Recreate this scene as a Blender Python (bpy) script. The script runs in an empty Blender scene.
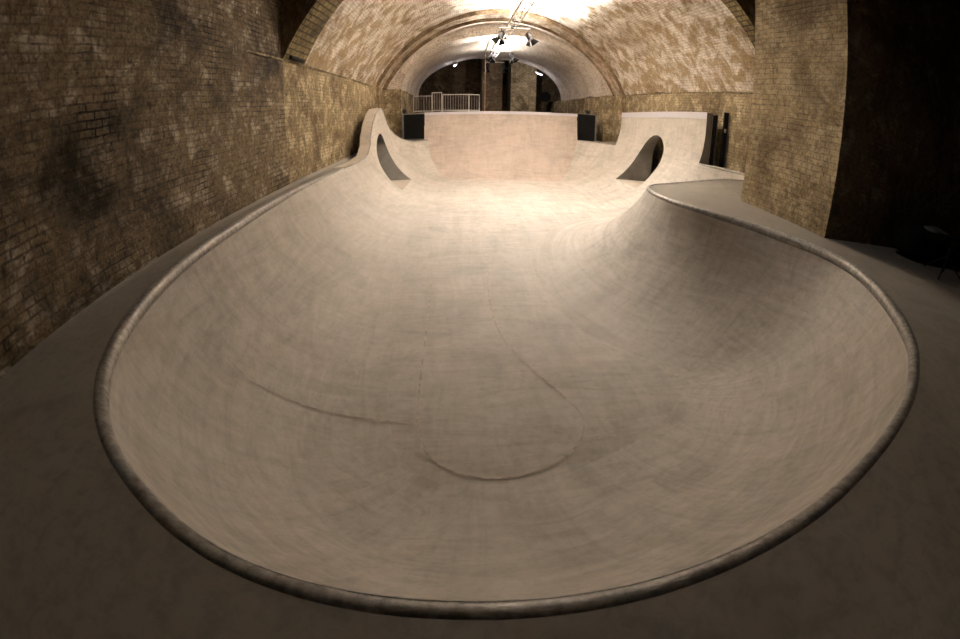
import bpy, bmesh, math, random
from mathutils import Vector, Matrix, noise
from mathutils.geometry import delaunay_2d_cdt
S = bpy.context.scene
COL = S.collection
random.seed(7)

# ------------------------------------------------------------------ camera (full-frame fisheye, 432 px per radian)
PITCH, YAW, ROLL, H = -0.468669, -0.05646, -0.012013, 1.35
cd = bpy.data.cameras.new('camera')
cd.type = 'PANO'
cd.panorama_type = 'FISHEYE_LENS_POLYNOMIAL'
cd.sensor_width = 36.0
cd.sensor_height = 36.0 * 639 / 960
cd.fisheye_fov = math.radians(220)
cd.fisheye_polynomial_k0 = 0
cd.fisheye_polynomial_k1 = -(960 / 36.0) / 432.0
cd.fisheye_polynomial_k2 = 0
cd.fisheye_polynomial_k3 = 0
cd.fisheye_polynomial_k4 = 0
cd.clip_start = 0.02
cam = bpy.data.objects.new('camera', cd)
COL.objects.link(cam)
Rm = Matrix.Rotation(YAW, 3, 'Z') @ Matrix.Rotation(PITCH, 3, 'X') @ Matrix.Rotation(ROLL, 3, 'Y')
M3 = Rm @ Matrix(((1, 0, 0), (0, 0, -1), (0, 1, 0)))
cam.matrix_world = Matrix.Translation((0, 0, H)) @ M3.to_4x4()
S.camera = cam

# ------------------------------------------------------------------ world and exposure
w = bpy.data.worlds.new('world')
S.world = w
w.use_nodes = True
w.node_tree.nodes['Background'].inputs[0].default_value = (1.0, 0.8, 0.62, 1)
w.node_tree.nodes['Background'].inputs[1].default_value = 0.004
S.view_settings.view_transform = 'Standard'
S.view_settings.look = 'None'
S.view_settings.gamma = 1.0
S.view_settings.use_curve_mapping = False
S.view_settings.exposure = 0.0

WARM = (1.0, 0.95, 0.89)
def spot(x, y, z, tx, ty, tz, power, size=75, blend=0.7, color=WARM, rad=0.08):
    d = bpy.data.lights.new('spot_light', 'SPOT')
    d.energy = power
    d.spot_size = math.radians(size)
    d.spot_blend = blend
    d.color = color
    d.shadow_soft_size = rad
    o = bpy.data.objects.new('spot_light', d)
    COL.objects.link(o)
    o.location = (x, y, z)
    o.rotation_euler = (Vector((tx, ty, tz)) - Vector((x, y, z))).to_track_quat('-Z', 'Y').to_euler()
    return o
def point(x, y, z, power, color=WARM, rad=0.1):
    d = bpy.data.lights.new('point_light', 'POINT')
    d.energy = power
    d.color = color
    d.shadow_soft_size = rad
    o = bpy.data.objects.new('point_light', d)
    COL.objects.link(o)
    o.location = (x, y, z)
    return o
# lamps hung from the truss, shining down into the bowl and up on to the vault, plus two added front fills
spot(2.3, 12.2, 4.9, 2.7, 12.0, -2, 1150, 112, 0.95)
spot(2.3, 17.2, 4.6, 2.6, 14.4, -2, 400, 105, 0.8)
spot(2.2, 21.0, 4.8, 2.2, 21.5, 0, 110, 130, 0.8)
spot(2.2, 5.35, 5.0, 2.4, 5.2, -2, 40, 140, 0.9)  # added unseen front fill that pulls the pier shadow back
spot(2.4, 5.45, 5.0, 8.6, 4.6, 0, 170, 70, 0.9)  # added unseen fill aimed at the dark right deck and covered case
for y_ in (11.6, 15.0, 18.6):
    spot(2.7, y_, 5.55, 2.9, y_, 9, 4200, 165, 0.5)
spot(2.2, 23.8, 4.7, 2.1, 23.8, 9, 1300, 165, 0.8)
spot(2.3, 27.0, 4.3, 2.3, 26.6, 9, 450, 165, 0.8)

# ------------------------------------------------------------------ materials
def mat(name):
    m = bpy.data.materials.new(name)
    m.use_nodes = True
    nt = m.node_tree
    return m, nt, nt.nodes['Principled BSDF']
def N(nt, t, **k):
    n = nt.nodes.new(t)
    for a, b in k.items():
        if a.startswith('i_'):
            key = a[2:]
            key = int(key) if key.isdigit() else key.replace('_', ' ')
            n.inputs[key].default_value = b
        else:
            setattr(n, a, b)
    return n
def ramp(nt, src, stops):
    r = N(nt, 'ShaderNodeValToRGB')
    e = r.color_ramp.elements
    e[0].position, e[0].color = stops[0][0], tuple(stops[0][1]) + (1,)
    e[1].position, e[1].color = stops[-1][0], tuple(stops[-1][1]) + (1,)
    for p, c in stops[1:-1]:
        q = e.new(p)
        q.color = tuple(c) + (1,)
    nt.links.new(src, r.inputs[0])
    return r.outputs[0]
def noise_tex(nt, vec, scale, detail=6, rough=0.6, dist=0.0):
    n = N(nt, 'ShaderNodeTexNoise', i_Scale=scale, i_Detail=detail, i_Roughness=rough, i_Distortion=dist)
    nt.links.new(vec, n.inputs['Vector'])
    return n.outputs['Fac']
def mapping(nt, vec, scale=(1, 1, 1), loc=(0, 0, 0)):
    m = N(nt, 'ShaderNodeMapping')
    m.inputs['Scale'].default_value = scale
    m.inputs['Location'].default_value = loc
    nt.links.new(vec, m.inputs['Vector'])
    return m.outputs[0]
def mix(nt, fac, a, b, mode='MIX'):
    m = N(nt, 'ShaderNodeMix', data_type='RGBA', blend_type=mode)
    for sock, v in ((m.inputs['Factor'], fac), (m.inputs['A'], a), (m.inputs['B'], b)):
        pass
    ins = [i for i in m.inputs if i.enabled]
    f, A, B = ins[0], ins[-2], ins[-1]
    for sock, v in ((f, fac), (A, a), (B, b)):
        if isinstance(v, (int, float)):
            sock.default_value = v
        elif isinstance(v, tuple):
            sock.default_value = v + (1,) if len(v) == 3 else v
        else:
            nt.links.new(v, sock)
    return [o for o in m.outputs if o.enabled][0]
def bump(nt, h, strength, dist, normal=None):
    b = N(nt, 'ShaderNodeBump', i_Strength=strength, i_Distance=dist)
    nt.links.new(h, b.inputs['Height'])
    if normal is not None:
        nt.links.new(normal, b.inputs['Normal'])
    return b.outputs[0]
def plain(name, col, rough=0.6, metal=0.0, var=0.15, scale=12):
    m, nt, b = mat(name)
    g = N(nt, 'ShaderNodeNewGeometry')
    n = noise_tex(nt, g.outputs['Position'], scale)
    lo = tuple(c * (1 - var) for c in col)
    hi = tuple(min(1, c * (1 + var)) for c in col)
    nt.links.new(ramp(nt, n, [(0.3, lo), (0.7, hi)]), b.inputs['Base Color'])
    b.inputs['Roughness'].default_value = rough
    b.inputs['Metallic'].default_value = metal
    if rough > 0.85:
        b.inputs['Specular IOR Level'].default_value = 0.1
    return m
def emit(name, col, s):
    m, nt, b = mat(name)
    b.inputs['Base Color'].default_value = (0.8, 0.8, 0.8, 1)
    b.inputs['Emission Color'].default_value = tuple(col) + (1,)
    b.inputs['Emission Strength'].default_value = s
    return m

def concrete(name, base, streak=True, dark=0.72):
    m, nt, b = mat(name)
    g = N(nt, 'ShaderNodeNewGeometry')
    P = g.outputs['Position']
    big = noise_tex(nt, P, 0.9, 5, 0.6, 0.8)
    fine = noise_tex(nt, P, 9.0, 8, 0.7, 0.4)
    c = ramp(nt, big, [(0.25, tuple(x * 0.80 for x in base)), (0.5, base), (0.75, tuple(min(1, x * 1.1) for x in base))])
    f = ramp(nt, fine, [(0.3, (dark,) * 3), (0.55, (1, 1, 1)), (0.8, (1.0, 0.98, 0.95))])
    c = mix(nt, 0.9, c, f, 'MULTIPLY')
    if streak:
        uv = N(nt, 'ShaderNodeUVMap', uv_map='uv')
        s1 = noise_tex(nt, mapping(nt, uv.outputs[0], (2.6, 0.5, 1)), 1.0, 9, 0.62, 1.5)
        s2 = noise_tex(nt, mapping(nt, uv.outputs[0], (0.5, 2.6, 1)), 1.0, 9, 0.66, 2.2)
        c = mix(nt, 0.62, c, ramp(nt, s1, [(0.3, (0.74, 0.72, 0.69)), (0.6, (1, 1, 1))]), 'MULTIPLY')
        c = mix(nt, 0.75, c, ramp(nt, s2, [(0.3, (0.72, 0.68, 0.63)), (0.6, (1, 1, 1))]), 'MULTIPLY')
    nt.links.new(c, b.inputs['Base Color'])
    nt.links.new(ramp(nt, fine, [(0.3, (0.62,) * 3), (0.7, (0.8,) * 3)]), b.inputs['Roughness'])
    b.inputs['Specular IOR Level'].default_value = 0.3
    nt.links.new(bump(nt, fine, 0.12, 0.02), b.inputs['Normal'])
    return m

def brick(name, c1, c2, mortar, plaster=None, pl_amt=0.5, bw=0.26, bh=0.095, stain=(0.25, 0.2, 0.14), stain_amt=0.5, msize=0.012, rough_b=0.5, plvar=(2.2,), mo=0.85, cl=1.0, wear=False):
    m, nt, b = mat(name)
    uv = N(nt, 'ShaderNodeUVMap', uv_map='uv')
    U = uv.outputs[0]
    wob = N(nt, 'ShaderNodeTexNoise', i_Scale=2.2, i_Detail=5.0)
    nt.links.new(U, wob.inputs['Vector'])
    va = N(nt, 'ShaderNodeVectorMath', operation='MULTIPLY_ADD')
    nt.links.new(wob.outputs['Color'], va.inputs[0])
    va.inputs[1].default_value = (0.09, 0.07, 0)
    nt.links.new(U, va.inputs[2])
    bt = N(nt, 'ShaderNodeTexBrick')
    nt.links.new(va.outputs[0], bt.inputs['Vector'])
    bt.inputs['Color1'].default_value = tuple(c1) + (1,)
    bt.inputs['Color2'].default_value = tuple(c2) + (1,)
    bt.inputs['Mortar'].default_value = tuple(mortar) + (1,)
    bt.inputs['Scale'].default_value = 1.0
    bt.inputs['Mortar Size'].default_value = msize
    bt.inputs['Mortar Smooth'].default_value = 0.4
    bt.inputs['Brick Width'].default_value = bw
    bt.inputs['Row Height'].default_value = bh
    col = bt.outputs['Color']
    fac = bt.outputs['Fac']
    clean = noise_tex(nt, mapping(nt, U, (1, 1, 1), (5.3, 8.7, 0)), 1.1, 7, 0.7, 0.6)
    cm = ramp(nt, clean, [(0.36, (0, 0, 0)), (0.52, (0.92 * cl,) * 3)])
    col = mix(nt, cm, col, tuple(0.55 * (a_ + b_) for a_, b_ in zip(c1, c2)))
    big = noise_tex(nt, mapping(nt, U, (1, 1, 1), (3.1, 1.7, 0)), 0.55, 8, 0.68, 0.5)
    med = noise_tex(nt, mapping(nt, U, (1, 1, 1), (9.1, 4.7, 0)), plvar[0], 9, 0.72, 0.4)
    fin = noise_tex(nt, U, 16.0, 6, 0.7)
    col = mix(nt, 0.8, col, ramp(nt, fin, [(0.3, (0.28, 0.25, 0.22)), (0.56, (1.08, 1.07, 1.05))]), 'MULTIPLY')
    if plaster:
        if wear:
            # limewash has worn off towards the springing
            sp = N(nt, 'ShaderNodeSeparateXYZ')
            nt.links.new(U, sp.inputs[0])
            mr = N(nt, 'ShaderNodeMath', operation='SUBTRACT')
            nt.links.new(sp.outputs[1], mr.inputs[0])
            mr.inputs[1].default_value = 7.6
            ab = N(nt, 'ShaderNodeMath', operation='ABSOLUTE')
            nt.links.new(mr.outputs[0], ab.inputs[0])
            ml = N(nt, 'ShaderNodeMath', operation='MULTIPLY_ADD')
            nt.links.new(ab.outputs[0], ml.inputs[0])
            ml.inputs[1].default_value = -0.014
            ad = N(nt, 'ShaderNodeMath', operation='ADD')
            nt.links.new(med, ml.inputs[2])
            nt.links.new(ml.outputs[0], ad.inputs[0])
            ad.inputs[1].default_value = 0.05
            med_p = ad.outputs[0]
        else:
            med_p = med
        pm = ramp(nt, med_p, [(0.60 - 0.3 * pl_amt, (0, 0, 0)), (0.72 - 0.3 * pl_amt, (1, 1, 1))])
        fm = N(nt, 'ShaderNodeMath', operation='MULTIPLY')
        nt.links.new(pm, fm.inputs[0])
        inv = ramp(nt, fac, [(0.0, (1, 1, 1)), (1.0, (0.35,) * 3)])
        nt.links.new(inv, fm.inputs[1])
        col = mix(nt, fm.outputs[0], col, plaster)
    stn = ramp(nt, big, [(0.36, stain), (0.54, (1, 1, 1))])
    col = mix(nt, stain_amt, col, stn, 'MULTIPLY')
    pit = ramp(nt, noise_tex(nt, mapping(nt, U, (1.6, 1, 1)), 7.0, 5, 0.6, 1.0), [(0.30, (0.18, 0.14, 0.1)), (0.42, (1, 1, 1))])
    col = mix(nt, 0.8, col, pit, 'MULTIPLY')
    mott = noise_tex(nt, mapping(nt, U, (1, 1, 1), (1.9, 6.6, 0)), 6.5, 12, 0.82, 0.2)
    col = mix(nt, mo, col, ramp(nt, mott, [(0.34, (0.20, 0.17, 0.13)), (0.5, (0.9, 0.9, 0.9)), (0.66, (1.35, 1.34, 1.3))]), 'MULTIPLY')
    nt.links.new(col, b.inputs['Base Color'])
    b.inputs['Roughness'].default_value = 0.85
    b.inputs['Specular IOR Level'].default_value = 0.2
    inv2 = N(nt, 'ShaderNodeMath', operation='SUBTRACT')
    inv2.inputs[0].default_value = 1.0
    fm2 = N(nt, 'ShaderNodeMath', operation='MULTIPLY')
    nt.links.new(fac, fm2.inputs[0])
    nt.links.new(ramp(nt, clean, [(0.36, (1, 1, 1)), (0.52, (1 - 0.9 * cl,) * 3)]), fm2.inputs[1])
    nt.links.new(fm2.outputs[0], inv2.inputs[1])
    n1 = bump(nt, inv2.outputs[0], rough_b, 0.02)
    n2 = bump(nt, mott, 0.7, 0.05, n1)
    n3 = bump(nt, fin, 0.4, 0.015, n2)
    nt.links.new(n3, b.inputs['Normal'])
    return m

M_BOWL = concrete('troweled concrete', (0.55, 0.513, 0.468), dark=0.78)
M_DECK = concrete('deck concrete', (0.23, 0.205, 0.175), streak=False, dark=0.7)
M_CAP = concrete('tombstone concrete', (0.52, 0.46, 0.39), streak=False)
M_QUART = concrete('pink-lit concrete', (0.56, 0.475, 0.425), dark=0.84)  # pinker light on the back quarter pipe, put into its concrete colour
M_JOINT = plain('joint mortar', (0.45, 0.39, 0.335), 0.9, 0, 0.45, 7)
M_TILE = plain('lilac coping block', (0.62, 0.60, 0.66), 0.5, 0, 0.12, 30)
M_LINER = plain('grey board', (0.13, 0.12, 0.105), 0.75, 0, 0.2, 4)
M_BLACK = plain('black board', (0.006, 0.0055, 0.005), 0.9, 0, 0.3, 5)
M_BLACKM = plain('black powder coat', (0.02, 0.02, 0.022), 0.45, 0.3, 0.2)
M_GREYM = plain('grey frame metal', (0.25, 0.24, 0.23), 0.5, 0.6, 0.2)
M_GALV = plain('galvanised steel', (0.62, 0.60, 0.58), 0.45, 0.7, 0.15)
M_ALU = plain('aluminium', (0.75, 0.72, 0.70), 0.35, 0.8, 0.1)
M_CLOTH = plain('black cloth', (0.012, 0.011, 0.011), 0.95, 0, 0.3)
M_CABLE = plain('dusty salmon pipe', (0.42, 0.26, 0.2), 0.6, 0, 0.1)
M_TUBE = emit('tube glow', (0.85, 0.8, 1.0), 14)
M_WHITE = plain('white enamel', (0.7, 0.7, 0.68), 0.4)
M_RUST = plain('dark iron', (0.018, 0.015, 0.013), 0.9, 0, 0.3)
M_GREYP = plain('grey plastic', (0.12, 0.115, 0.11), 0.5)
def steel_mat():
    m, nt, b = mat('worn coping steel')
    g = N(nt, 'ShaderNodeNewGeometry')
    n = noise_tex(nt, g.outputs['Position'], 14, 8, 0.75)
    n2 = noise_tex(nt, g.outputs['Position'], 1.3, 4, 0.6)
    c = mix(nt, 0.7, ramp(nt, n, [(0.3, (0.16, 0.145, 0.13)), (0.62, (0.46, 0.43, 0.40))]), ramp(nt, n2, [(0.3, (0.5, 0.5, 0.5)), (0.7, (1, 1, 1))]), 'MULTIPLY')
    nt.links.new(c, b.inputs['Base Color'])
    b.inputs['Metallic'].default_value = 0.45
    nt.links.new(ramp(nt, n, [(0.3, (0.62,) * 3), (0.7, (0.36,) * 3)]), b.inputs['Roughness'])
    nt.links.new(bump(nt, n, 0.2, 0.01), b.inputs['Normal'])
    return m
M_STEEL = steel_mat()
BR_WALL = brick('old yellow brick wall', (0.28, 0.215, 0.12), (0.17, 0.128, 0.07), (0.05, 0.038, 0.025), (0.52, 0.43, 0.29), 0.40, stain_amt=0.85, stain=(0.28, 0.22, 0.15), rough_b=0.9)
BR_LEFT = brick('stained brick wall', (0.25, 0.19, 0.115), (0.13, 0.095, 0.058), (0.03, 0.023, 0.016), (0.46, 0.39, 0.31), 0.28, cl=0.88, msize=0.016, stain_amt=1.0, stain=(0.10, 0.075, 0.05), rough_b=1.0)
BR_PIER = brick('pier brick', (0.32, 0.245, 0.14), (0.25, 0.185, 0.105), (0.13, 0.10, 0.06), (0.42, 0.34, 0.22), 0.5, stain_amt=0.8, rough_b=0.9, plvar=(1.9,), msize=0.012, cl=0.8, bw=0.3, bh=0.12)
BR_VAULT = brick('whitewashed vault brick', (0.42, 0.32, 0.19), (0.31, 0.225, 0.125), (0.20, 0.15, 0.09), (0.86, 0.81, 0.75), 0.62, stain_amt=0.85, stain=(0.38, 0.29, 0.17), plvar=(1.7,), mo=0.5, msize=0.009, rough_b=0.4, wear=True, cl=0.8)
BR_RING = brick('arch ring brick', (0.30, 0.235, 0.11), (0.19, 0.14, 0.065), (0.04, 0.03, 0.02), None, bw=0.3, bh=0.15, stain_amt=0.9, stain=(0.2, 0.15, 0.1), msize=0.022, rough_b=1.0, cl=0.25)
BR_RIB = brick('brown rib brick', (0.22, 0.15, 0.085), (0.14, 0.09, 0.05), (0.07, 0.05, 0.03), (0.36, 0.27, 0.18), 0.4, stain_amt=0.7, bw=0.22, bh=0.075)
BR_SOFF = brick('stained soffit brick', (0.38, 0.28, 0.17), (0.28, 0.19, 0.11), (0.15, 0.10, 0.06), (0.68, 0.58, 0.48), 0.6, stain_amt=0.7, bw=0.22, bh=0.075)
BR_PLAST = brick('plastered vault', (0.56, 0.48, 0.40), (0.50, 0.42, 0.34), (0.48, 0.40, 0.33), (0.72, 0.65, 0.58), 0.85, stain_amt=0.5, stain=(0.46, 0.37, 0.28), rough_b=0.1)
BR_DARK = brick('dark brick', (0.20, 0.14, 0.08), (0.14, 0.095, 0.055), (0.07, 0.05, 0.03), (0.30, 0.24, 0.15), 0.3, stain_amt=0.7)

# ------------------------------------------------------------------ mesh helpers
def make(name, vs, fs, m, parent=None, uvs=None, smooth=False, mats=None, fm=None):
    me = bpy.data.meshes.new(name)
    me.from_pydata([tuple(v) for v in vs], [], fs)
    if uvs is not None:
        l = me.uv_layers.new(name='uv')
        for p in me.polygons:
            for li in p.loop_indices:
                l.data[li].uv = uvs[me.loops[li].vertex_index]
    for mm in (mats or [m]):
        me.materials.append(mm)
    if fm:
        for p, i in zip(me.polygons, fm):
            p.material_index = i
    if smooth:
        for p in me.polygons:
            p.use_smooth = True
    me.update()
    o = bpy.data.objects.new(name, me)
    COL.objects.link(o)
    if parent:
        o.parent = parent
        o.matrix_parent_inverse = Matrix.Identity(4)
        if parent.location.length > 0 or parent.rotation_euler.to_matrix() != Matrix.Identity(3):
            pass
    return o
class B:
    """collects simple shapes, writes them as one mesh"""
    def __init__(s):
        s.v, s.f = [], []
    def box(s, x0, y0, z0, x1, y1, z1):
        b = len(s.v)
        s.v += [(x, y, z) for z in (z0, z1) for y in (y0, y1) for x in (x0, x1)]
        s.f += [tuple(b + i for i in q) for q in ((0, 2, 3, 1), (4, 5, 7, 6), (0, 1, 5, 4), (2, 6, 7, 3), (0, 4, 6, 2), (1, 3, 7, 5))]
        return s
    def cyl(s, a, c, r, n=10, r2=None, cap=True):
        a, c = Vector(a), Vector(c)
        r2 = r if r2 is None else r2
        d = (c - a).normalized()
        u = d.orthogonal().normalized()
        w_ = d.cross(u)
        b = len(s.v)
        for p, rr in ((a, r), (c, r2)):
            for k in range(n):
                t = 2 * math.pi * k / n
                s.v.append(tuple(p + u * (rr * math.cos(t)) + w_ * (rr * math.sin(t))))
        for k in range(n):
            k2 = (k + 1) % n
            s.f.append((b + k, b + k2, b + n + k2, b + n + k))
        if cap:
            s.f.append(tuple(b + k for k in reversed(range(n))))
            s.f.append(tuple(b + n + k for k in range(n)))
        return s
    def tube(s, pts, r, n=12, up=Vector((0, 0, 1))):
        b = len(s.v)
        P = [Vector(p) for p in pts]
        for i, p in enumerate(P):
            d = (P[min(i + 1, len(P) - 1)] - P[max(i - 1, 0)]).normalized()
            u = d.cross(up)
            u = u.normalized() if u.length > 1e-4 else d.orthogonal().normalized()
            w_ = u.cross(d)
            for k in range(n):
                t = 2 * math.pi * k / n
                s.v.append(tuple(p + u * (r * math.cos(t)) + w_ * (r * math.sin(t))))
        for i in range(len(P) - 1):
            for k in range(n):
                k2 = (k + 1) % n
                a = b + i * n
                s.f.append((a + k, a + n + k, a + n + k2, a + k2))
        s.f.append(tuple(b + k for k in range(n)))
        e = b + (len(P) - 1) * n
        s.f.append(tuple(e + k for k in reversed(range(n))))
        return s
    def quad(s, *p):
        b = len(s.v)
        s.v += [tuple(q) for q in p]
        s.f.append(tuple(range(b, b + len(p))))
        return s
    def build(s, name, m, parent=None, smooth=False, bevel=0.0):
        o = make(name, s.v, s.f, m, parent, smooth=smooth)
        if bevel:
            md = o.modifiers.new('bevel', 'BEVEL')
            md.width = bevel
            md.segments = 2
        return o
def tag(o, label=None, cat=None, group=None, kind=None):
    for k, v in (('label', label), ('category', cat), ('group', group), ('kind', kind)):
        if v:
            o[k] = v
    return o
def empty(name, loc=(0, 0, 0), rz=0.0):
    o = bpy.data.objects.new(name, None)
    COL.objects.link(o)
    o.location = loc
    o.rotation_euler = (0, 0, rz)
    return o
def copy_tree(o, parent=None):
    c = o.copy()
    COL.objects.link(c)
    c.parent = parent
    for ch in list(o.children):
        copy_tree(ch, c)
    return c
def wall_grid(name, p0, p1, z0, z1, m, flip=False, step=0.5, keep=None):
    """vertical wall from p0 to p1 with metre UVs, slightly uneven"""
    L = math.hypot(p1[0] - p0[0], p1[1] - p0[1])
    nx, nz = max(1, int(L / step)), max(1, int((z1 - z0) / step))
    vs, uv, fs = [], [], []
    for j in range(nz + 1):
        for i in range(nx + 1):
            t, z = i / nx, z0 + (z1 - z0) * j / nz
            vs.append((p0[0] + (p1[0] - p0[0]) * t, p0[1] + (p1[1] - p0[1]) * t, z))
            uv.append((t * L, z))
    for j in range(nz):
        for i in range(nx):
            a = j * (nx + 1) + i
            q = (a, a + 1, a + nx + 2, a + nx + 1)
            fs.append(q[::-1] if flip else q)
    o = make(name, vs, fs, m, uvs=uv)
    return o
def joinable(name, items, m):
    pass

# ------------------------------------------------------------------ bowl definition
def smooth(a, b, x):
    t = max(0.0, min(1.0, (x - a) / (b - a)))
    return t * t * (3 - 2 * t)
def zfloor(y):
    return -2.1 + 0.62 * smooth(6.0, 13.0, y)
def zdeck(x, y):
    if x > 3.0:
        return min(0.5, 0.5 * smooth(10.1, 11.6, y) + 0.3 * smooth(4.6, 8.0, x) * smooth(9.0, 10.2, y)) - 0.13 * smooth(16, 21, y)
    return 0.22 * smooth(19.0, 21.5, y)
def lerp_tab(tab, x):
    if x <= tab[0][0]:
        return tab[0][1]
    for (a, va), (b, vb) in zip(tab, tab[1:]):
        if x <= b:
            t = (x - a) / (b - a)
            t = t * t * (3 - 2 * t) * 0.4 + t * 0.6
            return va + (vb - va) * t
    return tab[-1][1]
TOMB_L = [(12.6, 0), (13.4, 0.03), (14.4, 0.15), (15.1, 0.43), (15.6, 0.86), (16.05, 1.28), (16.6, 1.62), (17.2, 1.79), (17.8, 1.82), (18.2, 1.68), (18.6, 1.42), (19.0, 1.12), (19.4, 0.84), (19.8, 0.6), (20.2, 0.4), (20.6, 0.27), (21.0, 0.2)]
TR0, TR1 = 12.15, 19.45
def trz(y):
    return 2.14 - 0.19 * (y - 12.15) / 7.3
# outline of the deck edge, from the far left corner round the deep end to the far right corner
ctrl = [(-1.55, 21.9), (-1.95, 21.3), (-2.33, 20.7), (-2.68, 20.05), (-2.93, 19.3), (-3.02, 18.3), (-3.03, 17.2), (-3.05, 16.0), (-3.13, 14.6), (-3.26, 13.3), (-3.42, 11.5), (-3.51, 9.3), (-3.54, 6.8), (-3.46, 4.95), (-3.35, 4.0),
        (-3.10, 2.96), (-2.77, 2.19), (-2.39, 1.65), (-1.98, 1.26), (-1.5, 0.96), (-1.0, 0.73), (-0.5, 0.62), (0.0, 0.58),
        (0.5, 0.575), (1.0, 0.62), (1.5, 0.71), (2.0, 0.85), (2.62, 1.06), (3.36, 1.38), (4.28, 1.97), (4.95, 2.66), (5.54, 3.47), (5.88, 4.25), (5.88, 5.0),
        (5.5, 5.85), (5.07, 6.47), (4.58, 7.05), (4.27, 7.62), (4.17, 8.15), (4.21, 8.7), (4.42, 9.3), (4.85, 9.78), (5.6, 10.06), (6.4, 10.2),
        (7.2, 10.3), (7.9, 10.32), (8.25, 10.42), (8.26, 10.65), (8.05, 11.0), (7.75, 11.4), (7.5, 11.8), (7.36, 12.4), (7.32, 13.5), (7.3, 15.5), (7.3, 17.5), (7.3, 19.0), (7.2, 19.7), (6.95, 20.3), (6.62, 20.9), (6.3, 21.4), (6.0, 21.9)]
def catmull(P, step):
    out = []
    n = len(P)
    for i in range(n - 1):
        p0, p1, p2, p3 = P[max(i - 1, 0)], P[i], P[i + 1], P[min(i + 2, n - 1)]
        L = math.dist(p1, p2)
        k = max(1, int(math.ceil(L / step)))
        for j in range(k):
            t = j / k
            q = []
            for a in (0, 1):
                q.append(0.5 * (2 * p1[a] + (p2[a] - p0[a]) * t + (2 * p0[a] - 5 * p1[a] + 4 * p2[a] - p3[a]) * t * t + (3 * p1[a] - p0[a] - 3 * p2[a] + p3[a]) * t ** 3))
            out.append(tuple(q))
    out.append(P[-1])
    return out
line = catmull(ctrl, 0.09)
# even spacing
def resample(P, step):
    out = [P[0]]
    acc = 0
    for a, b in zip(P, P[1:]):
        L = math.dist(a, b)
        while acc + L >= step:
            t = (step - acc) / L
            a = (a[0] + (b[0] - a[0]) * t, a[1] + (b[1] - a[1]) * t)
            out.append(a)
            L = math.dist(a, b)
            acc = 0
        acc += L
    out.append(P[-1])
    return out
line = resample(line, 0.08)
for _ in range(6):
    line = [line[0]] + [((a[0] + 2 * b[0] + c[0]) / 4, (a[1] + 2 * b[1] + c[1]) / 4) for a, b, c in zip(line, line[1:], line[2:])] + [line[-1]]
def normals(P):
    out = []
    for i in range(len(P)):
        a, b = P[max(i - 2, 0)], P[min(i + 2, len(P) - 1)]
        d = Vector((b[0] - a[0], b[1] - a[1])).normalized()
        out.append(Vector((-d.y, d.x)))     # inwards: the run goes anticlockwise seen from above
    return out
nrm = normals(line)
def soften(N_, lo, hi, it):
    for _ in range(it):
        N_ = [N_[i] if i in (0, len(N_) - 1) or not (lo <= i <= hi) else (N_[i - 1] + N_[i] * 2 + N_[i + 1]).normalized() for i in range(len(N_))]
    return N_
_lo = min(range(len(line)), key=lambda i: math.dist(line[i], (2.0, 0.85)))
_hi = min(range(len(line)), key=lambda i: math.dist(line[i], (4.45, 7.25)))
nrm = soften(nrm, _lo, _hi, 500)
def radius(i, p):
    x, y = p
    if x < 1.2:
        return 2.55 + 0.05 * smooth(10, 15, y)
    if y < 7.8:
        return 2.55 + 0.1 * smooth(1.2, 5.0, x)
    return 2.65 + 0.4 * smooth(7.8, 12, y)
class Station:
    pass
def station(p, n, Rt, hd, top, s):
    k = Station()
    k.p, k.n, k.R, k.hd, k.top, k.s = p, n, Rt, hd, top, s
    yb = p[1] + n.y * Rt
    k.zb = zfloor(min(max(yb, p[1] - 3.0), p[1] + 3.0))
    k.zc = k.zb + Rt
    k.o0 = k.off(hd)
    left, rt = p[0] < 1, p[0] > 6
    k.keep = 1.0 - smooth(12.0, 15.0, p[1]) * (1 if left else 0)
    k.inset = 0.07 * (1 - smooth(11.0, 13.0, p[1])) if left else (0.07 * (1 - smooth(10.8, 12.0, p[1])) if rt else 0.07)
    if abs(n.y + 1) < 1e-6 and n.x == 0:
        k.keep, k.inset = 1.0, 0.0
    return k
def _off(k, z):
    if z >= k.zc:
        return 0.0
    return k.R - math.sqrt(max(0.0, k.R ** 2 - (k.zc - z) ** 2))
Station.off = _off
def _at(k, z):
    d = k.off(z) - k.o0 * k.keep + k.inset
    return (k.p[0] + k.n.x * d, k.p[1] + k.n.y * d, z)
Station.at = _at
st = []
s = 0
for i, (p, n) in enumerate(zip(line, nrm)):
    if i:
        s += math.dist(line[i - 1], p)
    hd = zdeck(p[0], p[1])
    top = hd
    if p[0] < -2 and p[1] > 12.6:
        top = max(hd, lerp_tab(TOMB_L, p[1]))
    st.append(station(p, n, radius(i, p), hd, top, s))
# right tombstone: sharp ends
out = []
for a, b in zip(st, st[1:]):
    out.append(a)
    for yy, before, after in ((TR0, 0, 1), (TR1, 1, 0)):
        if a.p[0] > 6 and a.p[1] < yy <= b.p[1] and a.p[1] > 11.5:
            t = (yy - a.p[1]) / (b.p[1] - a.p[1])
            p = (a.p[0] + (b.p[0] - a.p[0]) * t, yy)
            hd = zdeck(*p)
            for flag in (before, after):
                out.append(station(p, a.n, a.R, hd, trz(p[1]) if flag else hd, a.s + (b.s - a.s) * t))
out.append(st[-1])
st = out
for k in st:
    if k.p[0] > 6 and TR0 < k.p[1] < TR1:
        k.top = trz(k.p[1])
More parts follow.
